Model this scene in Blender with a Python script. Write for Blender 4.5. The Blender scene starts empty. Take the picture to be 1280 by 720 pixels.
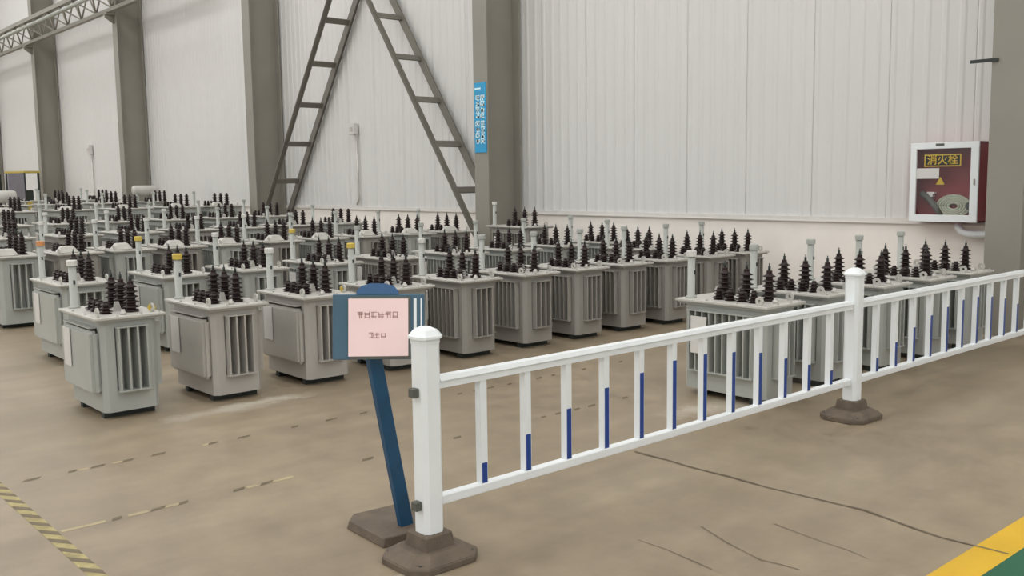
import bpy, bmesh, math, random
from mathutils import Vector, Matrix

random.seed(7)
scene = bpy.context.scene
COL = scene.collection
PI = math.pi

# ------------------------------------------------------------------ camera
# world: +X runs along the white guardrail towards the hall wall, +Y runs along that wall
F_PX, YAW, PITCH, ROLL, CAM_H = 1192.68, 0.7217, 0.1123, -0.0133, 1.5
fw = Vector((math.sin(YAW) * math.cos(PITCH), math.cos(YAW) * math.cos(PITCH), -math.sin(PITCH)))
r0 = Vector((math.cos(YAW), -math.sin(YAW), 0))
u0 = r0.cross(fw)
rt = r0 * math.cos(ROLL) + u0 * math.sin(ROLL)
up = -r0 * math.sin(ROLL) + u0 * math.cos(ROLL)
cam_data = bpy.data.cameras.new('camera')
cam = bpy.data.objects.new('camera', cam_data)
COL.objects.link(cam)
mw = Matrix((rt, up, -fw)).transposed().to_4x4()
mw.translation = (0, 0, CAM_H)
cam.matrix_world = mw
cam_data.sensor_width = 36.0
cam_data.lens = F_PX / 1280 * 36
cam_data.clip_end = 300
scene.camera = cam

# ------------------------------------------------------------------ light
world = bpy.data.worlds.new('hall_daylight')
scene.world = world
world.use_nodes = True
bg = world.node_tree.nodes['Background']
bg.inputs[0].default_value = (1.0, 0.995, 0.98, 1)
bg.inputs[1].default_value = 0.88
SKYLIGHT = 3.7
scene.view_settings.view_transform = 'Standard'
scene.view_settings.look = 'None'
scene.view_settings.gamma = 1
scene.view_settings.use_curve_mapping = False
scene.view_settings.exposure = 0.0


# ------------------------------------------------------------------ materials
def srgb(r, g, b):
    f = lambda c: (c / 255 / 12.92) if c / 255 <= 0.04045 else ((c / 255 + 0.055) / 1.055) ** 2.4
    return (f(r), f(g), f(b), 1)


def mat(name, col, rough=0.5, metal=0.0, var=0.08, scale=6.0, bump=0.0, spec=0.5, coat=0.0):
    m = bpy.data.materials.new(name)
    m.use_nodes = True
    nt = m.node_tree
    b = nt.nodes['Principled BSDF']
    b.inputs['Roughness'].default_value = rough
    b.inputs['Metallic'].default_value = metal
    b.inputs['Specular IOR Level'].default_value = spec
    b.inputs['Coat Weight'].default_value = coat
    tc = nt.nodes.new('ShaderNodeTexCoord')
    nz = nt.nodes.new('ShaderNodeTexNoise')
    nz.inputs['Scale'].default_value = scale
    nz.inputs['Detail'].default_value = 4
    nt.links.new(tc.outputs['Object'], nz.inputs['Vector'])
    rp = nt.nodes.new('ShaderNodeValToRGB')
    rp.color_ramp.elements[0].position = 0.3
    rp.color_ramp.elements[1].position = 0.7
    rp.color_ramp.elements[0].color = (col[0] * (1 - var), col[1] * (1 - var), col[2] * (1 - var), 1)
    rp.color_ramp.elements[1].color = (min(1, col[0] * (1 + var)), min(1, col[1] * (1 + var)), min(1, col[2] * (1 + var)), 1)
    nt.links.new(nz.outputs['Fac'], rp.inputs['Fac'])
    nt.links.new(rp.outputs['Color'], b.inputs['Base Color'])
    if bump > 0:
        bp = nt.nodes.new('ShaderNodeBump')
        bp.inputs['Strength'].default_value = bump
        bp.inputs['Distance'].default_value = 0.01
        nz2 = nt.nodes.new('ShaderNodeTexNoise')
        nz2.inputs['Scale'].default_value = scale * 8
        nt.links.new(tc.outputs['Object'], nz2.inputs['Vector'])
        nt.links.new(nz2.outputs['Fac'], bp.inputs['Height'])
        nt.links.new(bp.outputs['Normal'], b.inputs['Normal'])
    return m


def emit(name, col, s):
    m = bpy.data.materials.new(name)
    m.use_nodes = True
    nt = m.node_tree
    nt.nodes.remove(nt.nodes['Principled BSDF'])
    e = nt.nodes.new('ShaderNodeEmission')
    e.inputs[0].default_value = col
    e.inputs[1].default_value = s
    nt.links.new(e.outputs[0], nt.nodes['Material Output'].inputs[0])
    return m


def floor_material():
    m = bpy.data.materials.new('tan_concrete')
    m.use_nodes = True
    nt = m.node_tree
    b = nt.nodes['Principled BSDF']
    L = nt.links.new
    tc = nt.nodes.new('ShaderNodeTexCoord')
    n1 = nt.nodes.new('ShaderNodeTexNoise'); n1.inputs['Scale'].default_value = 0.55; n1.inputs['Detail'].default_value = 6
    n2 = nt.nodes.new('ShaderNodeTexNoise'); n2.inputs['Scale'].default_value = 4.5; n2.inputs['Detail'].default_value = 8; n2.inputs['Roughness'].default_value = 0.65
    mp = nt.nodes.new('ShaderNodeMapping'); mp.inputs['Scale'].default_value = (0.35, 2.2, 1)
    n3 = nt.nodes.new('ShaderNodeTexNoise'); n3.inputs['Scale'].default_value = 1.3; n3.inputs['Detail'].default_value = 5
    L(tc.outputs['Object'], n1.inputs['Vector']); L(tc.outputs['Object'], n2.inputs['Vector'])
    L(tc.outputs['Object'], mp.inputs['Vector']); L(mp.outputs['Vector'], n3.inputs['Vector'])
    r1 = nt.nodes.new('ShaderNodeValToRGB')
    r1.color_ramp.elements[0].position = 0.33; r1.color_ramp.elements[0].color = (0.275, 0.220, 0.152, 1)
    r1.color_ramp.elements[1].position = 0.68; r1.color_ramp.elements[1].color = (0.350, 0.286, 0.200, 1)
    L(n1.outputs['Fac'], r1.inputs['Fac'])
    r2 = nt.nodes.new('ShaderNodeValToRGB')
    r2.color_ramp.elements[0].position = 0.36; r2.color_ramp.elements[0].color = (0.86, 0.86, 0.86, 1)
    r2.color_ramp.elements[1].position = 0.62; r2.color_ramp.elements[1].color = (1.05, 1.05, 1.05, 1)
    L(n2.outputs['Fac'], r2.inputs['Fac'])
    r3 = nt.nodes.new('ShaderNodeValToRGB')
    r3.color_ramp.elements[0].position = 0.35; r3.color_ramp.elements[0].color = (0.88, 0.87, 0.86, 1)
    r3.color_ramp.elements[1].position = 0.6; r3.color_ramp.elements[1].color = (1.03, 1.03, 1.03, 1)
    L(n3.outputs['Fac'], r3.inputs['Fac'])
    x1 = nt.nodes.new('ShaderNodeMix'); x1.data_type = 'RGBA'; x1.blend_type = 'MULTIPLY'; x1.inputs[0].default_value = 1
    x2 = nt.nodes.new('ShaderNodeMix'); x2.data_type = 'RGBA'; x2.blend_type = 'MULTIPLY'; x2.inputs[0].default_value = 1
    L(r1.outputs['Color'], x1.inputs[6]); L(r2.outputs['Color'], x1.inputs[7])
    L(x1.outputs[2], x2.inputs[6]); L(r3.outputs['Color'], x2.inputs[7])
    cur = x2.outputs[2]
    # spilled pale plaster dust, blotches with a ragged edge: (x, y, rx, ry)
    for (px, py, rx, ry) in ((2.72, 5.98, 0.42, 0.13), (3.02, 6.02, 0.35, 0.10), (2.0, 2.86, 0.22, 0.10), (4.95, 3.75, 0.35, 0.18), (7.0, 2.4, 0.10, 0.16)):
        mm = nt.nodes.new('ShaderNodeMapping')
        mm.inputs['Location'].default_value = (-px / rx, -py / ry, 0)
        mm.inputs['Scale'].default_value = (1 / rx, 1 / ry, 0)
        L(tc.outputs['Object'], mm.inputs['Vector'])
        ln = nt.nodes.new('ShaderNodeVectorMath'); ln.operation = 'LENGTH'
        L(mm.outputs['Vector'], ln.inputs[0])
        ad = nt.nodes.new('ShaderNodeMath'); ad.operation = 'MULTIPLY_ADD'
        L(n2.outputs['Fac'], ad.inputs[0]); ad.inputs[1].default_value = 3.0; L(ln.outputs['Value'], ad.inputs[2])
        mr = nt.nodes.new('ShaderNodeMapRange')
        mr.inputs['From Min'].default_value = 2.6; mr.inputs['From Max'].default_value = 1.7
        mr.inputs['To Min'].default_value = 0; mr.inputs['To Max'].default_value = 0.6
        L(ad.outputs[0], mr.inputs['Value'])
        mx = nt.nodes.new('ShaderNodeMix'); mx.data_type = 'RGBA'
        L(mr.outputs['Result'], mx.inputs[0]); L(cur, mx.inputs[6]); mx.inputs[7].default_value = (0.62, 0.57, 0.48, 1)
        cur = mx.outputs[2]
    L(cur, b.inputs['Base Color'])
    rr = nt.nodes.new('ShaderNodeMapRange')
    rr.inputs['To Min'].default_value = 0.30; rr.inputs['To Max'].default_value = 0.55
    L(n2.outputs['Fac'], rr.inputs['Value']); L(rr.outputs['Result'], b.inputs['Roughness'])
    b.inputs['Specular IOR Level'].default_value = 0.4
    bp = nt.nodes.new('ShaderNodeBump'); bp.inputs['Strength'].default_value = 0.06; bp.inputs['Distance'].default_value = 0.01
    L(n2.outputs['Fac'], bp.inputs['Height']); L(bp.outputs['Normal'], b.inputs['Normal'])
    return m


M = {}
M['floor'] = floor_material()
M['clad'] = mat('white_wall_sheet', (0.70, 0.70, 0.69), 0.42, var=0.02, scale=0.6)
M['plaster'] = mat('cream_plaster', (0.90, 0.855, 0.81), 0.8, var=0.04, scale=2, bump=0.1)
M['flash'] = mat('white_flashing', (0.70, 0.68, 0.65), 0.5, var=0.03)
M['steel'] = mat('grey_column_paint', (0.275, 0.262, 0.226), 0.55, var=0.05, scale=1.5)
M['brace'] = mat('dark_brace_paint', (0.165, 0.155, 0.130), 0.55, var=0.06, scale=2)
M['ceil'] = mat('white_roof_sheet', (0.62, 0.61, 0.59), 0.7, var=0.03)
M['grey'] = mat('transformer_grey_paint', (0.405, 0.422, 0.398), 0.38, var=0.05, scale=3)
M['warm'] = mat('transformer_warm_grey_paint', (0.330, 0.316, 0.290), 0.38, var=0.05, scale=3)
M['pale'] = mat('transformer_pale_warm_paint', (0.425, 0.408, 0.378), 0.38, var=0.05, scale=3)
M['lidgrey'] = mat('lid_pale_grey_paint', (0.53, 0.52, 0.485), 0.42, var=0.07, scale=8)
M['pipe'] = mat('pale_pipe_paint', (0.42, 0.44, 0.41), 0.45, var=0.05)
M['brown'] = mat('brown_glazed_porcelain', (0.017, 0.0075, 0.0065), 0.30, var=0.3, scale=12, spec=0.3)
M['zinc'] = mat('zinc_fitting', (0.55, 0.53, 0.50), 0.4, metal=0.4, var=0.1)
M['dark'] = mat('dark_iron', (0.025, 0.033, 0.03), 0.6, var=0.2)
M['whiteplate'] = mat('white_plate', (0.68, 0.67, 0.65), 0.4, var=0.03)
M['capwhite'] = mat('white_cap', (0.66, 0.66, 0.63), 0.4, var=0.03)
M['capyellow'] = mat('yellow_cap', (0.62, 0.46, 0.08), 0.45, var=0.08)
M['caporange'] = mat('orange_cap', (0.62, 0.27, 0.10), 0.45, var=0.08)
M['fence'] = mat('white_fence_paint', (0.84, 0.88, 0.90), 0.3, var=0.02)
M['fenceblue'] = mat('blue_reflective_strip', (0.012, 0.055, 0.28), 0.35, var=0.08)
M['rubber'] = mat('brown_rubber_base', (0.132, 0.102, 0.075), 0.75, var=0.18, scale=14, bump=0.3)
M['bluepost'] = mat('blue_post_paint', (0.008, 0.068, 0.150), 0.4, var=0.15, scale=9)
M['bluetab'] = mat('blue_tab_paint', (0.045, 0.125, 0.28), 0.45, var=0.08)
M['pink'] = mat('pink_paper', (0.97, 0.74, 0.735), 0.6, var=0.02)
M['ink'] = mat('faded_ink', (0.42, 0.22, 0.21), 0.6, var=0.05)
M['red'] = mat('fire_red_paint', (0.34, 0.022, 0.042), 0.4, var=0.06)
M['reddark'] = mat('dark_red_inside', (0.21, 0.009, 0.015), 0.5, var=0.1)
M['gold'] = mat('gold_yellow_print', (0.55, 0.38, 0.06), 0.5, var=0.05)
M['signblue'] = mat('bright_blue_print', (0.016, 0.33, 0.62), 0.4, var=0.06)
M['signtext'] = mat('pale_blue_print', (0.70, 0.92, 0.97), 0.4, var=0.03)
M['tapeyellow'] = mat('worn_yellow_tape', (0.37, 0.31, 0.135), 0.6, var=0.25, scale=14)
M['tapeblack'] = mat('worn_black_tape', (0.150, 0.118, 0.07), 0.65, var=0.3, scale=18)
M['tapepale'] = mat('faint_tape_trace', (0.40, 0.33, 0.20), 0.6, var=0.15, scale=10)
M['laneyellow'] = mat('yellow_lane_paint', (0.69, 0.42, 0.018), 0.38, var=0.08, scale=4)
M['lanegreen'] = mat('green_lane_paint', (0.012, 0.11, 0.055), 0.35, var=0.12, scale=3)
M['crack'] = mat('dark_joint', (0.17, 0.135, 0.095), 0.8, var=0.2, scale=9)
M['hose'] = mat('pale_green_hose', (0.42, 0.45, 0.35), 0.7, var=0.1, scale=20)
M['greyhose'] = mat('dark_grey_hose', (0.10, 0.105, 0.09), 0.6, var=0.1)
M['forkyellow'] = mat('truck_yellow_paint', (0.50, 0.40, 0.09), 0.45, var=0.06)
M['screenblue'] = mat('grey_violet_panel', (0.24, 0.23, 0.27), 0.4, var=0.06)
M['acrylic'] = mat('blue_acrylic_frame', (0.055, 0.125, 0.185), 0.25, var=0.1)
M['skylight'] = emit('skylight_daylight', (1.0, 0.992, 0.97, 1), SKYLIGHT)


def glass():
    m = bpy.data.materials.new('cabinet_glass')
    m.use_nodes = True
    nt = m.node_tree
    nt.nodes.remove(nt.nodes['Principled BSDF'])
    t = nt.nodes.new('ShaderNodeBsdfTransparent'); g = nt.nodes.new('ShaderNodeBsdfGlossy')
    g.inputs['Roughness'].default_value = 0.03
    mx = nt.nodes.new('ShaderNodeMixShader'); mx.inputs[0].default_value = 0.03
    nt.links.new(t.outputs[0], mx.inputs[1]); nt.links.new(g.outputs[0], mx.inputs[2])
    nt.links.new(mx.outputs[0], nt.nodes['Material Output'].inputs[0])
    return m


M['glass'] = glass()


# ------------------------------------------------------------------ mesh helpers
class MB:
    def __init__(s):
        s.v = []; s.f = []; s.smooth = False

    def box(s, x0, x1, y0, y1, z0, z1):
        n = len(s.v)
        s.v += [(x0, y0, z0), (x1, y0, z0), (x1, y1, z0), (x0, y1, z0), (x0, y0, z1), (x1, y0, z1), (x1, y1, z1), (x0, y1, z1)]
        s.f += [tuple(n + i for i in q) for q in ((0, 3, 2, 1), (4, 5, 6, 7), (0, 1, 5, 4), (1, 2, 6, 5), (2, 3, 7, 6), (3, 0, 4, 7))]
        return s

    def prism(s, pts, z0, z1, taper=None):
        """pts: xy outline counter-clockwise; taper: outline of the top."""
        n = len(s.v); k = len(pts); top = taper or pts
        s.v += [(x, y, z0) for x, y in pts] + [(x, y, z1) for x, y in top]
        s.f.append(tuple(n + i for i in reversed(range(k))))
        s.f.append(tuple(n + k + i for i in range(k)))
        for i in range(k):
            j = (i + 1) % k
            s.f.append((n + i, n + j, n + k + j, n + k + i))
        return s

    def lathe(s, prof, seg=12, cx=0, cy=0, cz=0, axis='z'):
        n = len(s.v); k = len(prof)
        for r, z in prof:
            for i in range(seg):
                a = 2 * PI * i / seg
                p = (r * math.cos(a), r * math.sin(a), z)
                if axis == 'x': p = (p[2], p[0], p[1])
                if axis == 'y': p = (p[1], p[2], p[0])
                s.v.append((cx + p[0], cy + p[1], cz + p[2]))
        for j in range(k - 1):
            for i in range(seg):
                i2 = (i + 1) % seg
                s.f.append((n + j * seg + i, n + j * seg + i2, n + (j + 1) * seg + i2, n + (j + 1) * seg + i))
        s.f.append(tuple(n + i for i in reversed(range(seg))))
        s.f.append(tuple(n + (k - 1) * seg + i for i in range(seg)))
        return s

    def bar(s, a, b, w, h, upv=(0, 0, 1)):
        """square bar between two points, width w (sideways) and height h."""
        a = Vector(a); b = Vector(b); d = (b - a).normalized(); upv = Vector(upv)
        if abs(d.dot(upv)) > 0.97: upv = Vector((1, 0, 0))
        sd = d.cross(upv).normalized(); q = sd.cross(d).normalized()
        n = len(s.v)
        for p in (a, b):
            for (i, j) in ((-1, -1), (1, -1), (1, 1), (-1, 1)):
                s.v.append(tuple(p + sd * i * w / 2 + q * j * h / 2))
        s.f += [tuple(n + i for i in q_) for q_ in ((3, 2, 1, 0), (4, 5, 6, 7), (0, 1, 5, 4), (1, 2, 6, 5), (2, 3, 7, 6), (3, 0, 4, 7))]
        return s

    def tube(s, pts, r, seg=10):
        pts = [Vector(p) for p in pts]
        n0 = len(s.v); ref = None
        for i, p in enumerate(pts):
            d = (pts[min(i + 1, len(pts) - 1)] - pts[max(i - 1, 0)]).normalized()
            if ref is None:
                ref = Vector((0, 0, 1)) if abs(d.z) < 0.9 else Vector((1, 0, 0))
            a = d.cross(ref).normalized(); b = a.cross(d).normalized(); ref = b
            for k in range(seg):
                t = 2 * PI * k / seg
                s.v.append(tuple(p + a * r * math.cos(t) + b * r * math.sin(t)))
        for i in range(len(pts) - 1):
            for k in range(seg):
                k2 = (k + 1) % seg
                s.f.append((n0 + i * seg + k, n0 + i * seg + k2, n0 + (i + 1) * seg + k2, n0 + (i + 1) * seg + k))
        s.f.append(tuple(n0 + k for k in reversed(range(seg))))
        s.f.append(tuple(n0 + (len(pts) - 1) * seg + k for k in range(seg)))
        return s

    def mesh(s, name, m, bevel=0.0, smooth=False, seg=1):
        me = bpy.data.meshes.new(name)
        me.from_pydata(s.v, [], s.f)
        bm = bmesh.new(); bm.from_mesh(me)
        bmesh.ops.recalc_face_normals(bm, faces=bm.faces)
        if bevel > 0:
            es = [e for e in bm.edges if len(e.link_faces) == 2 and e.calc_face_angle() > 0.6]
            bmesh.ops.bevel(bm, geom=es, offset=bevel, segments=seg, affect='EDGES', clamp_overlap=True)
        if smooth:
            for f in bm.faces: f.smooth = len(f.verts) <= 4
        bm.to_mesh(me); bm.free()
        me.materials.append(M[m])
        return me

    def build(s, name, m, parent=None, bevel=0.0, smooth=False, loc=(0, 0, 0), seg=1):
        return link(name, s.mesh(name, m, bevel, smooth, seg), parent, loc)


def link(name, me, parent=None, loc=(0, 0, 0), rz=0.0):
    o = bpy.data.objects.new(name, me)
    COL.objects.link(o)
    o.parent = parent
    o.location = loc
    if rz: o.rotation_euler = (0, 0, rz)
    return o


def tag(o, label, cat, group=None):
    o['label'] = label; o['category'] = cat
    if group: o['group'] = group
    return o


def struct(o):
    o['kind'] = 'structure'
    return o


def thing(name, label, cat, loc=(0, 0, 0), rz=0.0, group=None):
    o = bpy.data.objects.new(name, None)
    COL.objects.link(o)
    o.empty_display_size = 0.1
    o.location = loc; o.rotation_euler = (0, 0, rz)
    return tag(o, label, cat, group)


def glyph(mb, cx, cz, w, h, rnd, plane, t=0.16):
    """an unreadable block of brush strokes the size of one character, on a vertical plane; plane(a, z) -> point"""
    def st(a0, z0, a1, z1):
        n = len(mb.v)
        mb.v.extend([plane(cx + a0 * w, cz + z0 * h), plane(cx + a1 * w, cz + z0 * h), plane(cx + a1 * w, cz + z1 * h), plane(cx + a0 * w, cz + z1 * h)])
        mb.f.append((n, n + 1, n + 2, n + 3))
    for z in rnd.sample((-0.42, -0.22, 0.0, 0.2, 0.38), 3):
        a = rnd.uniform(-0.5, -0.35); b = rnd.uniform(0.35, 0.5)
        st(a, z, b, z + t * 0.7)
    for a in rnd.sample((-0.4, -0.15, 0.1, 0.3), 2):
        st(a, rnd.uniform(-0.5, -0.4), a + t * 0.8, rnd.uniform(0.35, 0.5))


# ------------------------------------------------------------------ the hall
XW, XC, Y0, BAY = 9.89, 9.195, 3.44, 7.5
YA, YB, XA = -12.0, 58.0, -16.0
ROOF = 10.0
fl = MB().box(XA, XW + 0.3, YA, YB, -0.2, 0.0).build('floor', 'floor')
struct(fl)

wall = MB().box(XW + 0.02, XW + 0.25, YA, YB, 0.985, ROOF).build('wall_right', 'clad')
struct(wall)
# trapezoid rib sheets, each 0.9 m wide, hung on the wall
PW = 0.9
prof = []
for k in range(5):
    y = k * 0.18
    prof += [(0.0, y), (0.0, y + 0.10), (-0.009, y + 0.122), (-0.009, y + 0.155)]
prof.append((0.0, PW - 0.004))
pv, pf = [], []
for x, y in prof:
    pv += [(x, y, 1.02), (x, y, ROOF)]
for i in range(len(prof) - 1):
    pf.append((2 * i, 2 * i + 2, 2 * i + 3, 2 * i + 1))
me = bpy.data.meshes.new('cladding_panel'); me.from_pydata(pv, [], pf); me.materials.append(M['clad'])
n = int((YB - YA) / PW)
for i in range(n):
    link('cladding_panel', me, wall, (XW, YA + i * PW, 0))
pl = MB().box(XW - 0.012, XW + 0.25, YA, YB, 0.0, 0.985).build('wall_right_plinth', 'plaster')
struct(pl)
tr = MB().box(XW - 0.045, XW + 0.01, YA, YB, 0.985, 1.0).box(XW - 0.03, XW + 0.01, YA, YB, 1.0, 1.045).build('trim_1', 'flash')
struct(tr)
wf = MB().box(XA, XW + 0.25, YB, YB + 0.25, 0, ROOF).build('wall_far', 'clad')
struct(wf)
# roof with long daylight strips
SK = [(-13.5, -11.7), (-8.5, -6.7), (-3.5, -1.7), (1.5, 3.3), (6.0, 7.6)]
cm = MB()
edges = [XA] + [e for s in SK for e in s] + [XW + 0.25]
for a, b in zip(edges[::2], edges[1::2]):
    cm.box(a, b, YA, YB, ROOF, ROOF + 0.15)
ceil = cm.build('ceiling', 'ceil')
struct(ceil)
for a, b in SK:
    o = MB().box(a, b, YA, YB, ROOF + 0.05, ROOF + 0.08).build('skylight_strip', 'skylight', ceil)

# steel columns (H section, flange to the room)
for n in range(-1, 8):
    y = Y0 + n * BAY + 0.16
    c = MB().box(XC, XC + 0.022, y - 0.16, y + 0.16, 0, ROOF).box(XC + 0.022, XW - 0.06, y - 0.01, y + 0.01, 0, ROOF).box(XW - 0.06, XW - 0.03, y - 0.16, y + 0.16, 0, ROOF)
    o = c.build('trim_%d' % (n + 3), 'steel')
    struct(o)
    cb = MB()
    cb.box(XC - 0.24, XC, y - 0.13, y + 0.13, 5.93, 5.98)
    nv = len(cb.v)
    cb.v += [(XC - 0.24, y - 0.015, 5.93), (XC, y - 0.015, 5.93), (XC, y - 0.015, 5.70), (XC - 0.24, y - 0.015, 5.86),
             (XC - 0.24, y + 0.015, 5.93), (XC, y + 0.015, 5.93), (XC, y + 0.015, 5.70), (XC - 0.24, y + 0.015, 5.86)]
    cb.f += [tuple(nv + i for i in q) for q in ((0, 1, 2, 3), (7, 6, 5, 4), (0, 4, 5, 1), (1, 5, 6, 2), (2, 6, 7, 3), (3, 7, 4, 0))]
    cb.build('corbel', 'steel', o)

# floor joints, cracks and painted lane
def ribbon(name, pts, w, m, parent, z=0.0012, jitter=0.0, rnd=random.Random(3)):
    mb = MB(); P = []
    for (a, b) in zip(pts[:-1], pts[1:]):
        k = max(2, int(math.dist(a, b) / 0.12))
        for i in range(k):
            t = i / k
            P.append((a[0] + (b[0] - a[0]) * t + rnd.uniform(-jitter, jitter), a[1] + (b[1] - a[1]) * t + rnd.uniform(-jitter, jitter)))
    P.append(pts[-1])
    for i, p in enumerate(P):
        q = P[min(i + 1, len(P) - 1)]; o = P[max(i - 1, 0)]
        d = Vector((q[0] - o[0], q[1] - o[1])).normalized(); ww = w * rnd.uniform(0.5, 1.2) / 2 if jitter else w / 2
        mb.v += [(p[0] - d.y * ww, p[1] + d.x * ww, z), (p[0] + d.y * ww, p[1] - d.x * ww, z)]
    for i in range(len(P) - 1):
        mb.f.append((2 * i + 1, 2 * i + 3, 2 * i + 2, 2 * i))
    return mb.build(name, m, parent)


ribbon('floor_joint', [(3.90, 3.42), (3.89, 2.56), (3.93, 2.09), (3.85, 1.70), (3.87, 1.44)], 0.015, 'crack', fl, 0.0034, 0.007)
ribbon('floor_crack', [(3.24, 2.46), (3.16, 2.26), (3.11, 2.08), (3.14, 1.92)], 0.009, 'crack', fl, 0.0014, 0.008)
ribbon('floor_crack', [(2.93, 2.54), (2.90, 2.15)], 0.007, 'crack', fl, 0.0014, 0.008)
ribbon('floor_crack', [(3.50, 2.26), (3.46, 2.0), (3.43, 1.80)], 0.006, 'crack', fl, 0.0014, 0.008)

o = MB().box(-2, 9.5, 1.425, 1.565, 0.0, 0.0022).build('floor_stripe', 'laneyellow')
tag(o, 'broad yellow painted stripe across the floor corner, edging the green walkway', 'floor stripe')
o = MB().box(-2, 9.5, 0.2, 1.425, 0.0, 0.002).build('walkway', 'lanegreen')
tag(o, 'dark green painted walkway beyond the yellow stripe in the corner', 'walkway')

# hazard tape and the scraps left of two older tape lines
hz = thing('hazard_tape', 'worn yellow and black hazard tape running up the left of the floor', 'floor tape', (1.13, 3.4, 0))
MB().box(-0.03, 0.03, 0.0, 2.2, 0.0, 0.0012).build('tape_base', 'tapeyellow', hz)
st = MB(); st.v = [(-0.03, 0.09, 0.0018), (0.03, 0, 0.0018), (0.03, 0.065, 0.0018), (-0.03, 0.15, 0.0018)]; st.f = [(0, 1, 2, 3)]
stm = st.mesh('tape_stripe', 'tapeblack')
for k in range(15):
    link('tape_stripe', stm, hz, (0, 0.04 + k * 0.14, 0))


def scrap_line(label, y, trace, xs):
    t = thing('tape_line', label, 'floor tape', (0, y, 0))
    for a, b in trace:
        MB().box(a, b, -0.016, 0.016, 0, 0.001).build('tape_trace', 'tapepale', t)
    rnd = random.Random(int(y * 10))
    for x in xs:
        l = rnd.uniform(0.028, 0.055); s = MB()
        s.v = [(x - l, -0.020, 0.0018), (x + l * 0.55, -0.012, 0.0018), (x + l, 0.020, 0.0018), (x - l * 0.5, 0.014, 0.0018)]
        s.f = [(0, 1, 2, 3)]
        s.build('tape_scrap', 'tapeblack', t)


scrap_line('broken tape line with dark scraps, nearer the camera, meeting the hazard tape', 4.335, [(1.17, 1.36), (1.46, 1.55), (1.62, 1.7), (2.04, 2.1), (2.16, 2.3)],
           (1.41, 1.60, 1.72, 2.0, 2.15, 2.75, 2.9, 3.37, 4.07, 4.2, 4.37, 4.51, 4.84))
scrap_line('fainter broken tape line with dark scraps, just before the transformers', 5.235, [(1.52, 1.57), (1.7, 1.75), (2.2, 2.25)],
           (1.29, 1.49, 1.62, 1.78, 1.95, 2.27, 2.46, 2.8, 3.06, 3.3, 4.1, 4.25, 4.39, 4.57, 4.87, 5.02, 5.36, 5.79))


# ------------------------------------------------------------------ transformers
def shed_profile(h, r, n, core=0.54):
    """porcelain bushing with n umbrella sheds, wider at the foot"""
    p = [(r * 0.85, 0), (r * 0.85, h * 0.07), (r * core, h * 0.08)]
    body = h * 0.80; z = h * 0.10; st = (body - h * 0.06) / n
    for i in range(n):
        k = 1.0 - 0.20 * i / max(1, n - 1)
        p += [(r * core * k, z + st * 0.10), (r * k, z + st * 0.26), (r * k * 0.97, z + st * 0.38), (r * core * k * 1.02, z + st * 0.66)]
        z += st
    p += [(r * core * 0.62, z + h * 0.02), (r * core * 0.7, h * 0.88), (r * 0.28, h * 0.92)]
    return p


hv_cache = {}


def bush_mesh(h, r, n, seg, name):
    key = (round(h, 3), r, n, seg)
    if key not in hv_cache:
        hv_cache[key] = MB().lathe(shed_profile(h, r, n), seg).mesh(name, 'brown', smooth=True)
    return hv_cache[key]


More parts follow.
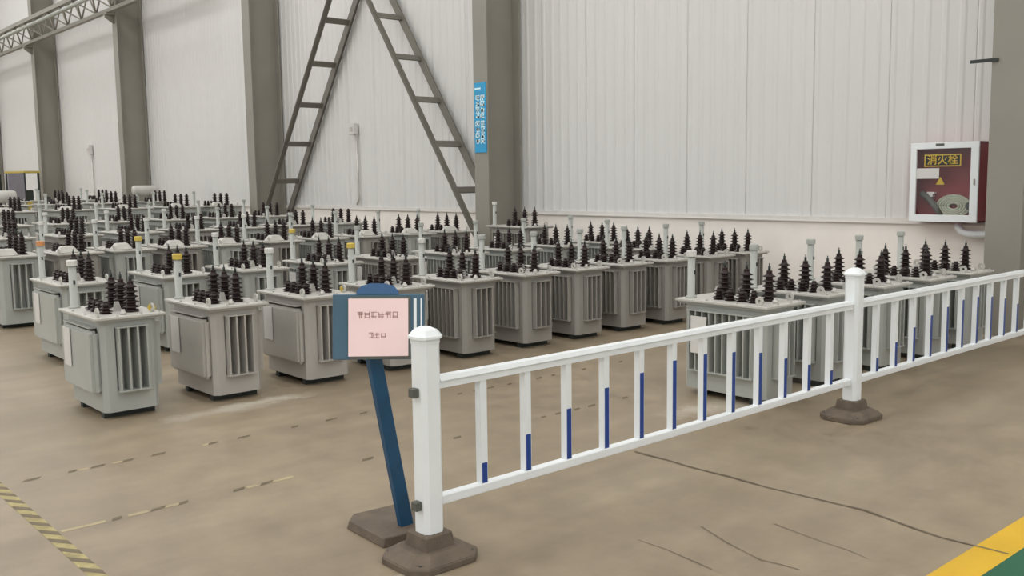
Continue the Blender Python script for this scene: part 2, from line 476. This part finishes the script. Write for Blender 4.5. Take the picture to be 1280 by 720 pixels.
def make_transformer(w, l, H, paint, near=True, hvh=0.225, hvr=0.055, conservator=False, boxlid=False, seg=12, panel=False):
    """origin at the lid's near-left floor corner; w runs along X, l along Y"""
    t = bpy.data.objects.new('oil_transformer', None); COL.objects.link(t); t.empty_display_size = 0.1
    i = 0.045                                   # tank set in from the lid
    tz = H - 0.014
    z0, z1 = 0.27 * H, 0.895 * H
    a0, a1 = 0.32 * w, 0.72 * w
    b0, b1 = 0.17 * l, 0.84 * l
    nd, g = 0.07, 0.014                         # the fins stand in recesses of the tank wall
    full = [(i + .03, i), (w - i - .03, i), (w - i, i + .03), (w - i, l - i - .03), (w - i - .03, l - i), (i + .03, l - i), (i, l - i - .03), (i, i + .03)]
    cut = [(i + .03, i), (a0 - g, i), (a0 - g, i + nd), (a1 + g, i + nd), (a1 + g, i), (w - i - .03, i), (w - i, i + .03),
           (w - i, b0 - g), (w - i - nd, b0 - g), (w - i - nd, b1 + g), (w - i, b1 + g), (w - i, l - i - .03), (w - i - .03, l - i),
           (a1 + g, l - i), (a1 + g, l - i - nd), (a0 - g, l - i - nd), (a0 - g, l - i), (i + .03, l - i), (i, l - i - .03),
           (i, b1 + g), (i + nd, b1 + g), (i + nd, b0 - g), (i, b0 - g), (i, i + .03)]
    tank = MB().prism(full, 0.046, z0).prism(cut, z0, z1).prism(full, z1, tz - 0.022)
    tk = tank.build('tank', paint, t)
    MB().box(0.018, w - 0.018, 0.018, l - 0.018, tz - 0.018, tz - 0.006).build('tank_flange', paint, tk)
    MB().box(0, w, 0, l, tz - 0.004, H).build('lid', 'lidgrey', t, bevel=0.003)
    for y in (0.16 * l, 0.72 * l):
        MB().box(i + 0.015, w - i - 0.015, y, y + 0.05, 0.0, 0.046).build('skid', 'dark', t)
    # cooling fins
    fin_y = MB().box(-0.006, 0.006, 0, i + nd, 0, z1 - z0)       # on the end faces
    fin_x = MB().box(0, i + nd, -0.005, 0.005, 0, z1 - z0)       # on the long faces
    ny = max(4, int((a1 - a0) / 0.042)); xs = [a0 + (a1 - a0) * k / (ny - 1) for k in range(ny)]
    nx = max(6, int((b1 - b0) / 0.050)); ys = [b0 + (b1 - b0) * k / (nx - 1) for k in range(nx)]
    e = 0.004
    if near:
        my, mx = fin_y.mesh('cooling_fin', paint), fin_x.mesh('cooling_fin', paint)
        for x in xs:
            link('cooling_fin', my, t, (x, e - 0.004, z0)); link('cooling_fin', my, t, (x, l - i - nd, z0))
        if panel:
            MB().box(-0.012, i, 0.10 * l, 0.90 * l, z0 - 0.015, z1 - 0.02).build('radiator_panel', paint, t, bevel=0.018, seg=2)
        for y in ys:
            if not panel: link('cooling_fin', mx, t, (e - 0.004, y, z0))
            link('cooling_fin', mx, t, (w - i - nd, y, z0))
    else:
        m = MB()
        for x in xs:
            m.box(x - .007, x + .007, 0, i + nd, z0, z1); m.box(x - .007, x + .007, l - i - nd, l, z0, z1)
        for y in ys:
            m.box(0, i + nd, y - .007, y + .007, z0, z1); m.box(w - i - nd, w, y - .007, y + .007, z0, z1)
        m.build('cooling_fins', paint, t)['kind'] = 'stuff'
    for z in (z0 - 0.004, z1 - 0.006):
        m = MB()
        m.box(a0 - .015, a1 + .015, -0.004, i, z, z + 0.008).box(a0 - .015, a1 + .015, l - i, l + .004, z, z + .008)
        m.box(-0.004, i, b0 - .015, b1 + .015, z, z + .008).box(w - i, w + .004, b0 - .015, b1 + .015, z, z + .008)
        m.build('fin_band', paint, t)
    # bushings: three tall ones in a row along Y, four short ones in front
    hm = bush_mesh(hvh, hvr, 5, seg, 'high_voltage_bushing')
    for k, fy in enumerate((0.25, 0.49, 0.73)):
        b = link('high_voltage_bushing', hm, t, (w * 0.66, l * fy, H))
        if near:
            tm = hv_cache.setdefault(('tip', round(hvh, 3)), MB().lathe([(0.009, 0), (0.009, 0.03), (0.004, 0.032), (0.004, 0.05)], 8).mesh('terminal', 'dark', smooth=True))
            link('terminal', tm, b, (0, 0, hvh * 0.91))
    lm = bush_mesh(hvh * 0.40, hvr * 0.80, 3, max(8, seg - 2), 'low_voltage_bushing')
    for k in range(4):
        link('low_voltage_bushing', lm, t, (w * 0.30, l * (0.26 + 0.125 * k), H))
    # oil level pipe with cap at the far left corner
    ph = 0.30 if near else 0.27
    px, py = 0.085 * w / 0.45, l - 0.075
    p = MB().lathe([(0.038, 0), (0.038, 0.012), (0.026, 0.014), (0.026, ph)], 14).build('oil_pipe', 'pipe', t, smooth=True, loc=(px, py, H))
    MB().lathe([(0.027, 0), (0.035, 0.002), (0.035, 0.036), (0.030, 0.042)], 14).build('pipe_cap', 'capwhite', p, smooth=False, loc=(0, 0, ph - 0.012))
    if near:
        g = MB().box(-0.006, 0.006, -0.031, -0.024, 0, 0.028).build('pipe_gauge', 'dark', p, loc=(0, 0, ph * 0.55))
    # lifting lugs with an eye: plate with a hole
    ring = MB(); nseg = 10
    for dx in (-0.006, 0.006):
        for rr in (0.012, 0.030):
            for q in range(nseg):
                a = 2 * PI * q / nseg
                ring.v.append((dx, rr * math.cos(a), 0.030 + rr * math.sin(a)))
    for q in range(nseg):
        p2 = (q + 1) % nseg
        A, B, C_, D_ = 0, nseg, 2 * nseg, 3 * nseg
        ring.f += [(A + q, B + q, B + p2, A + p2), (C_ + q, C_ + p2, D_ + p2, D_ + q), (B + q, D_ + q, D_ + p2, B + p2), (A + q, A + p2, C_ + p2, C_ + q)]
    rm = ring.mesh('lifting_lug', 'lidgrey')
    for (x, y) in ((0.10 * w, 0.12 * l), (0.88 * w, 0.12 * l), (0.88 * w, 0.90 * l)):
        link('lifting_lug', rm, t, (x, y, H - 0.002))
    # pale tap plate beside the tall bushings, small filler
    MB().prism([(-0.03, -0.006), (0.03, -0.006), (0.03, 0.006), (-0.03, 0.006)], 0, 0.065, [(-0.012, -0.006), (0.012, -0.006), (0.012, 0.006), (-0.012, 0.006)]).build('bracket', 'lidgrey', t, loc=(w * 0.52, l * 0.37, H))
    if near:
        MB().lathe([(0.02, 0), (0.02, 0.02), (0.012, 0.022), (0.012, 0.035)], 10).build('filler_plug', 'zinc', t, smooth=True, loc=(w * 0.45, l * 0.10, H))
        for (x, y) in ((0.03, 0.03), (w * 0.33, 0.02), (w * 0.66, 0.02), (w - 0.03, 0.03), (0.02, l * 0.33), (0.02, l * 0.66)):
            bm_ = hv_cache.setdefault('bolt', MB().lathe([(0.009, 0), (0.009, 0.009)], 6).mesh('bolt', 'zinc'))
            link('bolt', bm_, t, (x, y, H))
    # name plate standing off the long side
    pw = 0.13 if near else 0.15
    MB().box(-0.022, -0.016, l * 0.62, l * 0.62 + pw, 0.46 * H, 0.84 * H).box(-0.018, 0.046, l * 0.62 + 0.03, l * 0.62 + 0.05, 0.7 * H, 0.73 * H).build('name_plate', 'whiteplate', t)
    if conservator:
        c = MB().lathe([(0.03, 0), (0.10, 0.012), (0.115, 0.04), (0.115, w * 0.8 - 0.04), (0.10, w * 0.8 - 0.012), (0.03, w * 0.8)], 16, axis='x').build('conservator', 'lidgrey', t, smooth=True, loc=(w * 0.1, l - 0.02, H + 0.26))
        MB().box(w * 0.15, w * 0.18, -0.02, 0.02, -0.27, -0.08).box(w * 0.6, w * 0.63, -0.02, 0.02, -0.27, -0.08).build('bracket', 'grey', c, loc=(0, -0.03, 0.01))
    if boxlid:
        MB().prism([(-.11, -.09), (.11, -.09), (.11, .09), (-.11, .09)], 0, 0.075, [(-.06, -.05), (.06, -.05), (.06, .05), (-.06, .05)]).build('inspection_cover', 'lidgrey', t, bevel=0.01, loc=(w * 0.30, l * 0.18, H))
    return t


def copy_tree(o, parent=None):
    c = o.copy(); COL.objects.link(c)
    c.parent = parent
    for ch in list(o.children):
        copy_tree(ch, c)
    return c


ORD = ['leftmost', 'second from the left', 'third from the left', 'fourth from the left', 'fifth from the left', 'sixth from the left',
       'seventh from the left', 'eighth from the left', 'ninth from the left', 'tenth from the left', 'eleventh from the left']
CAPW = {'y': 'capyellow', 'o': 'caporange', 'g': 'pipe', 'w': 'capwhite'}
cap_meshes = {}


def row(rowname, y, H, w, l, xs, near, group, paints, caps='', jitter=0.01, panels=0, cons=(), **kw):
    protos = {}
    rnd = random.Random(int(y * 100))
    for k, x in enumerate(xs):
        pt = (paints[k % len(paints)], k < panels, k in cons)
        if pt not in protos:
            protos[pt] = t = make_transformer(w, l, H, pt[0], near, panel=pt[1], conservator=pt[2], **kw)
        else:
            t = copy_tree(protos[pt])
        t.location = (x, y + rnd.uniform(-1, 1) * jitter * 3, 0)
        t.rotation_euler = (0, 0, math.radians(rnd.uniform(-0.6, 0.6)))
        cap = caps[k] if k < len(caps) else 'w'
        extra = {'y': ', yellow pipe cap', 'o': ', orange pipe cap'}.get(cap, '')
        last = ', next to the wall' if k == len(xs) - 1 else ''
        if len(xs) == 1:
            tag(t, 'grey finned transformer alone by the wall, between the front and second rows', 'transformer')
        else:
            tag(t, 'grey finned transformer, %s in %s%s' % (ORD[k], rowname, extra or last), 'transformer', group)
        for ch in t.children_recursive:
            if ch.name.startswith('pipe_cap'):
                if cap not in cap_meshes:
                    cap_meshes[cap] = ch.data.copy(); cap_meshes[cap].materials[0] = M[CAPW[cap]]
                ch.data = cap_meshes[cap]


W, G = 'warm', 'grey'
row('the front row', 6.17, 0.67, 0.45, 0.75, (1.95, 2.68, 3.41, 4.15, 4.90, 5.60, 6.25, 6.90, 7.55, 8.20, 8.85), True,
    'transformers in the front row', (G, 'pale', 'pale', 'pale', W, W, W, W, W, W, W), 'wywywgggggg', panels=3)
row('the guardrail row', 3.47, 0.67, 0.45, 0.75, (5.22, 6.01, 6.79, 7.49, 8.19), True,
    'transformers behind the guardrail', (G, G, G, G, G), 'wgggg')
row('the second row', 8.33, 0.69, 0.48, 0.86, (2.36, 3.22, 4.00, 4.85, 5.66, 6.53, 7.33, 8.14, 8.98), True,
    'transformers in the second row', (G, G, G, G, W), 'oywyggggg', panels=2)
row('the pair by the wall behind the front row', 7.28, 0.68, 0.45, 0.75, (8.50,), True,
    'transformers set in between rows', (W,), 'g')
row('the third row', 11.0, 0.77, 0.50, 0.95, (2.52, 3.12, 3.72, 4.34, 4.98, 5.64, 6.32, 7.02, 7.74, 8.46), True,
    'transformers in the third row', (G, W), 'wwwwwwggg', boxlid=True, hvh=0.24)
row('the fourth row', 13.5, 0.84, 0.60, 1.0, (3.0, 3.85, 4.70, 5.55, 6.40, 7.25, 8.10), False,
    'transformers in the fourth row', (G, W), 'wwwwggg', seg=10, hvh=0.25, hvr=0.055)
row('the fifth row', 16.0, 0.91, 0.62, 1.1, (3.6, 4.5, 5.4, 6.3, 7.2, 8.1), False,
    'transformers in the fifth row', (G,), 'wgwggg', seg=10, hvh=0.26, hvr=0.056)
row('the sixth row', 18.7, 1.06, 0.75, 1.2, (4.3, 5.35, 6.4, 7.45, 8.3), False,
    'transformers in the sixth row', (G,), 'ggggg', seg=10, hvh=0.28, hvr=0.06, cons=(0,), boxlid=True)
row('the seventh row', 21.8, 1.12, 0.75, 1.2, (5.0, 6.05, 7.1, 8.2), False,
    'transformers in the seventh row', (G,), 'gggg', seg=8, hvh=0.28, hvr=0.06, cons=(3,))
row('the rearmost row', 25.5, 1.15, 0.8, 1.2, (5.9, 7.0, 8.1), False,
    'transformers in the rearmost row', (G,), 'ggg', seg=8, hvh=0.28, hvr=0.06)
tall = make_transformer(0.52, 0.85, 0.875, 'warm', True, hvh=0.235)
tall.location = (8.62, 9.48, 0)
tag(tall, 'taller grey finned transformer standing above its neighbours, right of the middle column', 'transformer')

for t in [o for o in COL.objects if o.get('group') == 'transformers in the front row' and ('leftmost' in o['label'] or 'third' in o['label'])]:
    MB().lathe([(0.026, 0), (0.026, 0.012)], 14, axis='y').build('tag_disc', 'capyellow', t, loc=(0.40, 0.10, 0.696))

# ------------------------------------------------------------------ guardrail
PX = (2.171, 5.433, 8.695); FY = 2.984
ZT, ZB = 0.713, 0.234
S_ = 0.047; c_ = 0.018
oct_ = [(-S_ + c_, -S_), (S_ - c_, -S_), (S_, -S_ + c_), (S_, S_ - c_), (S_ - c_, S_), (-S_ + c_, S_), (-S_, S_ - c_), (-S_, -S_ + c_)]
sc = lambda k: [(x * k, y * k) for x, y in oct_]
post_m = MB().prism(oct_, 0.118, 0.895).mesh('post', 'fence')
cp = MB().prism(sc(1.04), 0.875, 0.895).prism(sc(1.22), 0.895, 0.905).prism(sc(1.22), 0.905, 0.928, sc(0.85)).prism(sc(0.85), 0.928, 0.94, sc(0.35))
cap_m = cp.mesh('post_cap', 'fence')
bs = MB()
A, B = 0.172, 0.15
o1 = [(-A + .06, -B), (A - .06, -B), (A, -B + .06), (A, B - .06), (A - .06, B), (-A + .06, B), (-A, B - .06), (-A, -B + .06)]
bs.prism(o1, 0, 0.028).prism(o1, 0.028, 0.062, [(x * .62, y * .66) for x, y in o1])
base_m = bs.mesh('base', 'rubber', bevel=0.004)
col_m = MB().prism([(-.075, -.075), (.075, -.075), (.075, .075), (-.075, .075)], 0.045, 0.118, [(-.065, -.065), (.065, -.065), (.065, .065), (-.065, .065)]).mesh('base_collar', 'rubber', bevel=0.005)
hole_m = MB().lathe([(0.012, 0), (0.012, 0.004)], 10).mesh('bolt_hole', 'dark')
clip_m = MB().box(-0.075, -0.045, -0.018, 0.018, -0.018, 0.018).mesh('clip', 'greyhose', bevel=0.003)
names = ('nearest white guardrail post with domed cap, beside the blue sign', 'second white guardrail post with domed cap, middle of the guardrail', 'white guardrail post at the wall end of the guardrail')
for k, x in enumerate(PX):
    t = thing('guardrail_post', names[k], 'fence post', (x, FY, 0), 0, 'guardrail posts')
    link('post', post_m, t); link('post_cap', cap_m, t)
    b = link('base', base_m, t); link('base_collar', col_m, b)
    for (hx, hy) in ((-0.11, -0.10), (0.11, -0.10), (-0.11, 0.10), (0.11, 0.10)):
        link('bolt_hole', hole_m, b, (hx * 1.1, hy * 1.05, 0.034))
    if k == 0:
        link('clip', clip_m, t, (0, 0, 0.685)); link('clip', clip_m, t, (0, 0, 0.232))
WAVE = (.20, .37, .53, .66, .74, .80, .80, .75, .67, .52, .36, .20)
NB = 12; bw = 0.017
bal_m = MB().box(-bw, bw, -bw, bw, ZB, ZT).mesh('baluster', 'fence')
for k in range(2):
    xa, xb = PX[k] + 0.05, PX[k + 1] - 0.05
    lab = ('nearer white guardrail panel with blue striped balusters, between the first two posts', 'farther white guardrail panel running right of the second post to the frame edge')[k]
    t = thing('guardrail_section', lab, 'guardrail', ((xa + xb) / 2, FY, 0), 0, 'guardrail panels')
    h = (xb - xa) / 2
    rail = MB().prism([(-h, -.022), (h, -.022), (h, .022), (-h, .022)], ZT - 0.024, ZT + 0.006)
    rail.prism([(-h, -.03), (h, -.03), (h, .03), (-h, .03)], ZT + 0.006, ZT + 0.024, [(-h, -.022), (h, -.022), (h, .022), (-h, .022)])
    rail.build('top_rail', 'fence', t)
    MB().box(-h, h, -.021, .021, ZB - 0.02, ZB + 0.02).build('bottom_rail', 'fence', t, bevel=0.004)
    for j in range(NB):
        x = -h + 2 * h * (j + 0.92) / (NB + 0.84)
        b = link('baluster', bal_m, t, (x, 0, 0))
        zt = ZB + 0.02 + (ZT - ZB - 0.044) * WAVE[j]
        MB().box(-0.0135, 0.0135, -bw - 0.0018, -bw, ZB + 0.022, zt).build('blue_strip', 'fenceblue', b)

# ------------------------------------------------------------------ sign on the leaning blue post
sg = thing('sign_stand', 'leaning blue post sign with a pink paper notice beside the guardrail', 'sign', (2.262, 3.30, 0))
o2 = [(-.17, -.10), (.12, -.13), (.15, -.02), (.13, .24), (-.10, .26), (-.16, .2)]
bsm = MB().prism(o2, 0, 0.04, [(x * .95, y * .95) for x, y in o2]).build('base', 'rubber', sg, bevel=0.004)
lean0, lean1 = Vector((0.0, -0.02, 0.035)), Vector((-0.158, -0.03, 0.86))
MB().bar(lean0, lean1, 0.062, 0.035, (0, 1, 0)).build('post', 'bluepost', sg, bevel=0.004)
bd = bpy.data.objects.new('board', None)
# the board faces the camera's side, a little turned: local x across, local z up
bx, bz_ = 0.185, 0.132
ang = math.radians(-34)
bm_ = MB().box(-bx, bx, 0, 0.012, -bz_, bz_).mesh('board', 'acrylic', bevel=0.003)
bd = link('board', bm_, sg, (-0.142, -0.072, 0.918), ang)
bd.rotation_euler = (math.radians(-9), math.radians(1.5), ang)
tabp = [(-0.085, 0), (0.085, 0), (0.085, 0.012), (0.065, 0.034), (0.03, 0.044), (-0.03, 0.044), (-0.065, 0.034), (-0.085, 0.012)]
tb = MB(); k = len(tabp)
tb.v = [(x, 0.0, z) for x, z in tabp] + [(x, 0.012, z) for x, z in tabp]
tb.f = [tuple(range(k)), tuple(reversed(range(k, 2 * k)))] + [(i, (i + 1) % k, (i + 1) % k + k, i + k) for i in range(k)]
tb.build('top_tab', 'bluetab', bd, loc=(-0.005, 0.0, bz_))
MB().box(-0.115, 0.127, -0.006, 0, -0.130, 0.122).build('paper_edge', 'greyhose', bd)
MB().box(-0.122, 0.118, -0.009, -0.006, -0.119, 0.114).build('pink_notice', 'pink', bd)
MB().box(0.140, 0.152, -0.003, 0.0, -0.11, 0.115).box(0.168, 0.174, -0.003, 0.0, -0.11, 0.115).build('pale_stripe', 'fence', bd)
rnd = random.Random(5)
for name, n_, z, sz, x0 in (('heading_text', 6, 0.047, 0.025, -0.075), ('small_text', 3, -0.035, 0.022, -0.032)):
    m = MB()
    for i in range(n_):
        glyph(m, x0 + i * sz * 1.12, z, sz, sz * 1.1, rnd, lambda a, zz: (a, -0.0095, zz))
    m.build(name, 'ink', bd)

# ------------------------------------------------------------------ fire hydrant cabinet on the wall
XF = 9.62
cb = thing('fire_cabinet', 'red fire hydrant cabinet with white framed glass door on the wall', 'fire cabinet', (XW, 4.36, 1.026))
hw, hh, dp = 0.342, 0.795, XW - XF            # half width, height, depth; local -x faces the room
MB().box(-0.03, -0.018, -hw, hw, 0, hh).box(-dp + 0.02, -0.03, -hw, -hw + .012, 0, hh).box(-dp + 0.02, -0.03, hw - .012, hw, 0, hh).box(-dp + 0.02, -0.03, -hw, hw, 0, 0.012).box(-dp + 0.02, -0.03, -hw, hw, hh - 0.012, hh).build('body', 'red', cb)
fr = 0.062
dr = MB()
for (a, b, c, d) in ((-hw, hw, hh - fr, hh), (-hw, hw, 0, fr * 1.15), (-hw, -hw + fr * 1.25, fr * 1.15, hh - fr), (hw - fr, hw, fr * 1.15, hh - fr)):
    dr.box(-dp - 0.004, -dp + 0.02, a, b, c, d)
d_ = dr.build('door', 'fence', cb, bevel=0.003)
MB().box(-dp + 0.004, -dp + 0.007, -hw + fr, hw - fr + 0.01, fr, hh - fr).build('pane', 'glass', d_)
MB().box(-dp - 0.016, -dp - 0.004, -hw + 0.028, -hw + 0.042, 0.37, 0.43).build('door_handle', 'zinc', d_, bevel=0.002)
MB().box(-dp - 0.007, -dp - 0.004, 0.0, 0.085, hh - 0.035, hh - 0.01).build('door_badge', 'greyhose', d_)
# printing on the pane (toward +y is left seen from the room)
px_ = -dp + 0.0025
sgn = MB()
for (a, b, c, d) in ((-.17, .20, .665, .677), (-.17, .20, .555, .567), (-.17, -.158, .567, .665), (.188, .20, .567, .665)):
    sgn.box(px_ - 0.001, px_, a, b, c, d)
sgn.build('pane_sign_border', 'gold', cb)
MB().box(px_, px_ + 0.001, -.17, .20, .555, .677).build('pane_sign', 'dark', cb)


def text_mesh(txt, size, name, m):
    cu = bpy.data.curves.new(name, 'FONT'); cu.body = txt; cu.size = size; cu.align_x = 'CENTER'; cu.align_y = 'CENTER'
    cu.resolution_u = 2; cu.offset = 0.0015
    ob = bpy.data.objects.new('t', cu); COL.objects.link(ob)
    bpy.context.view_layer.update()
    me = bpy.data.meshes.new_from_object(ob.evaluated_get(bpy.context.evaluated_depsgraph_get()))
    bpy.data.objects.remove(ob)
    me.name = name; me.materials.clear(); me.materials.append(M[m])
    return me


tx = link('sign_text', text_mesh('消火栓', 0.105, 'sign_text', 'gold'), cb, (px_ - 0.0012, 0.015, 0.616))
tx.rotation_euler = (PI / 2, 0, -PI / 2)
MB().box(px_ - 0.001, px_, 0.045, hw - fr, 0.435, 0.54).build('paper_label', 'whiteplate', cb)
tri = MB(); tri.v = [(px_ - .001, .075, .375), (px_ - .001, -.015, .375), (px_ - .001, .03, .455)]; tri.f = [(0, 1, 2)]
tri.build('warning_triangle', 'gold', cb)
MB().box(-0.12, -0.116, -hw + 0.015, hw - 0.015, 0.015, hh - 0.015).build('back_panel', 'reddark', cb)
# coiled hose, nozzle, valve inside
hs = MB()
for rr in (0.05, 0.075, 0.10, 0.125, 0.15):
    hs.tube([(-0.155, rr * 1.1 * math.cos(2 * PI * k / 20), rr * 0.72 * math.sin(2 * PI * k / 20)) for k in range(21)], 0.0135, 6)
hs.build('hose_coil', 'hose', cb, smooth=True, loc=(0, -0.06, 0.155))
MB().tube([(-0.16, 0.27, 0.29), (-0.16, 0.20, 0.24), (-0.16, 0.11, 0.14), (-0.16, 0.06, 0.055)], 0.033, 8).build('hose_pipe', 'greyhose', cb, smooth=True)
MB().lathe([(0.03, 0), (0.045, 0.01), (0.045, 0.03), (0.02, 0.04), (0.02, 0.07)], 12, axis='x').build('valve', 'dark', cb, smooth=True, loc=(-0.19, -0.235, 0.16))
MB().box(-0.17, -0.12, 0.13, 0.21, 0.28, 0.30).box(-0.17, -0.12, 0.15, 0.19, 0.25, 0.28).build('nozzle', 'whiteplate', cb)
pp = MB().tube([(XW - 0.13, 4.265, 1.012), (XW - 0.13, 4.25, 0.965), (XW - 0.13, 4.215, 0.925), (XW - 0.13, 4.16, 0.905), (XW - 0.13, 3.85, 0.90)], 0.038, 12).build('water_pipe', 'fence', smooth=True)
tag(pp, 'white water pipe bending below the fire cabinet', 'pipe')

# ------------------------------------------------------------------ blue slogan board on the column
ys0 = Y0 + BAY + 0.02
sl = thing('slogan_board', 'bright blue vertical slogan board with pale lettering on the middle column', 'wall sign', (XC, ys0 + 0.14, 1.92))
MB().box(-0.012, -0.0005, -0.135, 0.135, 0, 1.03).build('board', 'signblue', sl)
m = MB(); rnd = random.Random(11)
for ci, a in enumerate((0.058, -0.058)):
    for ri in range(8):
        z = 0.80 - ri * 0.0865 - (0.03 if ri > 3 else 0)
        glyph(m, a, z, 0.100, 0.076, rnd, lambda aa, zz: (-0.0128, aa, zz), 0.30)
m.build('lettering', 'signtext', sl)
MB().box(-0.0128, -0.0121, -0.02, 0.12, 0.93, 0.955).build('logo_bar', 'signtext', sl)

# ------------------------------------------------------------------ column bracing: two battened struts forming an inverted V
def strut(label, yb, zb, yt, zt, x0, x1):
    t = thing('column_brace', label, 'brace', ((x0 + x1) / 2, yb, zb), 0, 'wall bracing struts')
    b = Vector((0, 0, 0)); e = Vector((0, yt - yb, zt - zb)); d = e.normalized(); L_ = e.length
    hx = (x1 - x0) / 2
    for s in (-1, 1):
        MB().bar(b + Vector((s * hx, 0, 0)), e + Vector((s * hx, 0, 0)), 0.022, 0.08, (1, 0, 0)).bar(b + Vector((s * (hx - .04), 0, 0.0)) , e + Vector((s * (hx - .04), 0, 0)), 0.07 if s < 0 else 0.14, 0.02, (1, 0, 0)).build('rail', 'brace', t)
    n_ = int(L_ / 0.95)
    bt = MB().box(-hx, hx, -0.012, 0.012, -0.055, 0.055).mesh('batten', 'brace')
    for i in range(1, n_ + 1):
        p = b + d * (L_ * i / (n_ + 0.6))
        o = link('batten', bt, t, tuple(p))
        o.rotation_euler = (math.atan2(d.z, d.y) - PI / 2, 0, 0)


strut('battened steel brace leaning right, left leg of the inverted V on the wall', 18.25, 0.82, 14.78, 5.62, 9.24, 9.83)
strut('battened steel brace leaning left, right leg of the inverted V on the wall', 11.30, 0.62, 14.78, 5.50, 9.24, 9.83)

# ------------------------------------------------------------------ crane runway lattice girder on the column corbels
gd = thing('lattice_girder', 'steel lattice crane girder carried on column brackets at upper left', 'girder', (9.05, 21, 5.985))
ya, yb = 0.0, 36.0
MB().box(-0.06, 0.06, ya, yb, 0, 0.09).build('lower_chord', 'steel', gd)
MB().tube([(-0.28, ya, 0.42), (-0.28, yb, 0.42)], 0.055, 10).build('front_tube', 'pipe', gd, smooth=True)
MB().box(-0.07, 0.07, ya, yb, 0.70, 0.82).build('upper_chord', 'steel', gd)
k = 0; y = ya
lac = MB().bar((0, 0, 0.09), (-0.28, 0.6, 0.42), 0.035, 0.035).bar((-0.28, 0.6, 0.42), (0, 1.2, 0.09), 0.035, 0.035).bar((-0.28, 0.6, 0.42), (0, 0.6, 0.72), 0.035, 0.035).bar((0, 0, 0.09), (0, 0.6, 0.70), 0.035, 0.035).bar((0, 0.6, 0.70), (0, 1.2, 0.09), 0.035, 0.035).mesh('lacing', 'steel')
while y < yb - 1.1:
    link('lacing', lac, gd, (0, y, 0)); y += 1.2

# ------------------------------------------------------------------ small wall boxes with conduits
def wall_box(label, y, z, drop, s):
    t = thing('wall_box', label, 'wall box', (XW, y, z))
    MB().box(-0.13, -0.022, -s, s, -s * 1.2, s * 1.2).build('housing', 'whiteplate', t, bevel=0.006)
    MB().box(-0.14, -0.13, -s * .6, s * .6, -s * .5, s * .4).build('faceplate', 'zinc', t)
    MB().tube([(-0.05, -s * .8, -s), (-0.05, -s * .8, -drop + 0.25), (-0.05, -s * .8 - 0.03, -drop + 0.12), (-0.05, -s * .8 + 0.05, -drop)], 0.022, 8).build('conduit', 'zinc', t, smooth=True)


wall_box('small white wall box with conduit, between the two braces', 15.62, 2.5, 1.42, 0.085)
wall_box('small wall box with conduit in the far left bay', 30.6, 2.6, 1.5, 0.12)
bk = MB().box(XC - 0.02, XC, 3.70, 3.95, 2.52, 2.55).build('pipe_clamp', 'dark')
tag(bk, 'small dark clamp on the edge of the rightmost column', 'clamp')

# ------------------------------------------------------------------ small yellow-roofed truck far behind the left rows
fk = thing('forklift', 'small yellow roofed forklift far behind the rows at left', 'forklift', (8.45, 33.0, 0), math.radians(20))
fk.scale = (0.8, 0.8, 1.0)
MB().box(-0.95, -0.30, -0.62, -0.56, 1.1, 1.92).build('windscreen', 'screenblue', fk)
MB().box(-0.55, 0.55, -0.7, 0.8, 0.28, 0.75).box(-0.5, 0.5, -0.75, -0.25, 0.75, 1.05).build('body', 'forkyellow', fk, bevel=0.04)
MB().box(-0.2, 0.5, -0.5, 0.75, 1.93, 2.0).build('roof', 'forkyellow', fk, bevel=0.01)
for (x, y) in ((-0.15, -0.45), (0.45, -0.45), (-0.15, 0.7), (0.45, 0.7)):
    MB().bar((x, y, 0.74), (x, y * 0.95, 1.94), 0.06, 0.06).build('pillar', 'dark', fk)
MB().box(-0.25, 0.25, -0.3, 0.2, 0.75, 0.9).box(-0.25, 0.25, -0.38, -0.28, 0.9, 1.4).build('seat', 'dark', fk, bevel=0.03)
MB().box(-0.35, -0.27, 0.85, 0.95, 0.1, 1.9).box(0.27, 0.35, 0.85, 0.95, 0.1, 1.9).box(-0.35, 0.35, 0.85, 0.93, 1.2, 1.28).build('mast', 'dark', fk)
for (x, y) in ((-0.5, -0.45), (0.5, -0.45), (-0.5, 0.5), (0.5, 0.5)):
    MB().lathe([(0.1, -0.09), (0.28, -0.09), (0.28, 0.09), (0.1, 0.09)], 14, axis='x').build('wheel', 'dark', fk, smooth=True, loc=(x, y, 0.28))
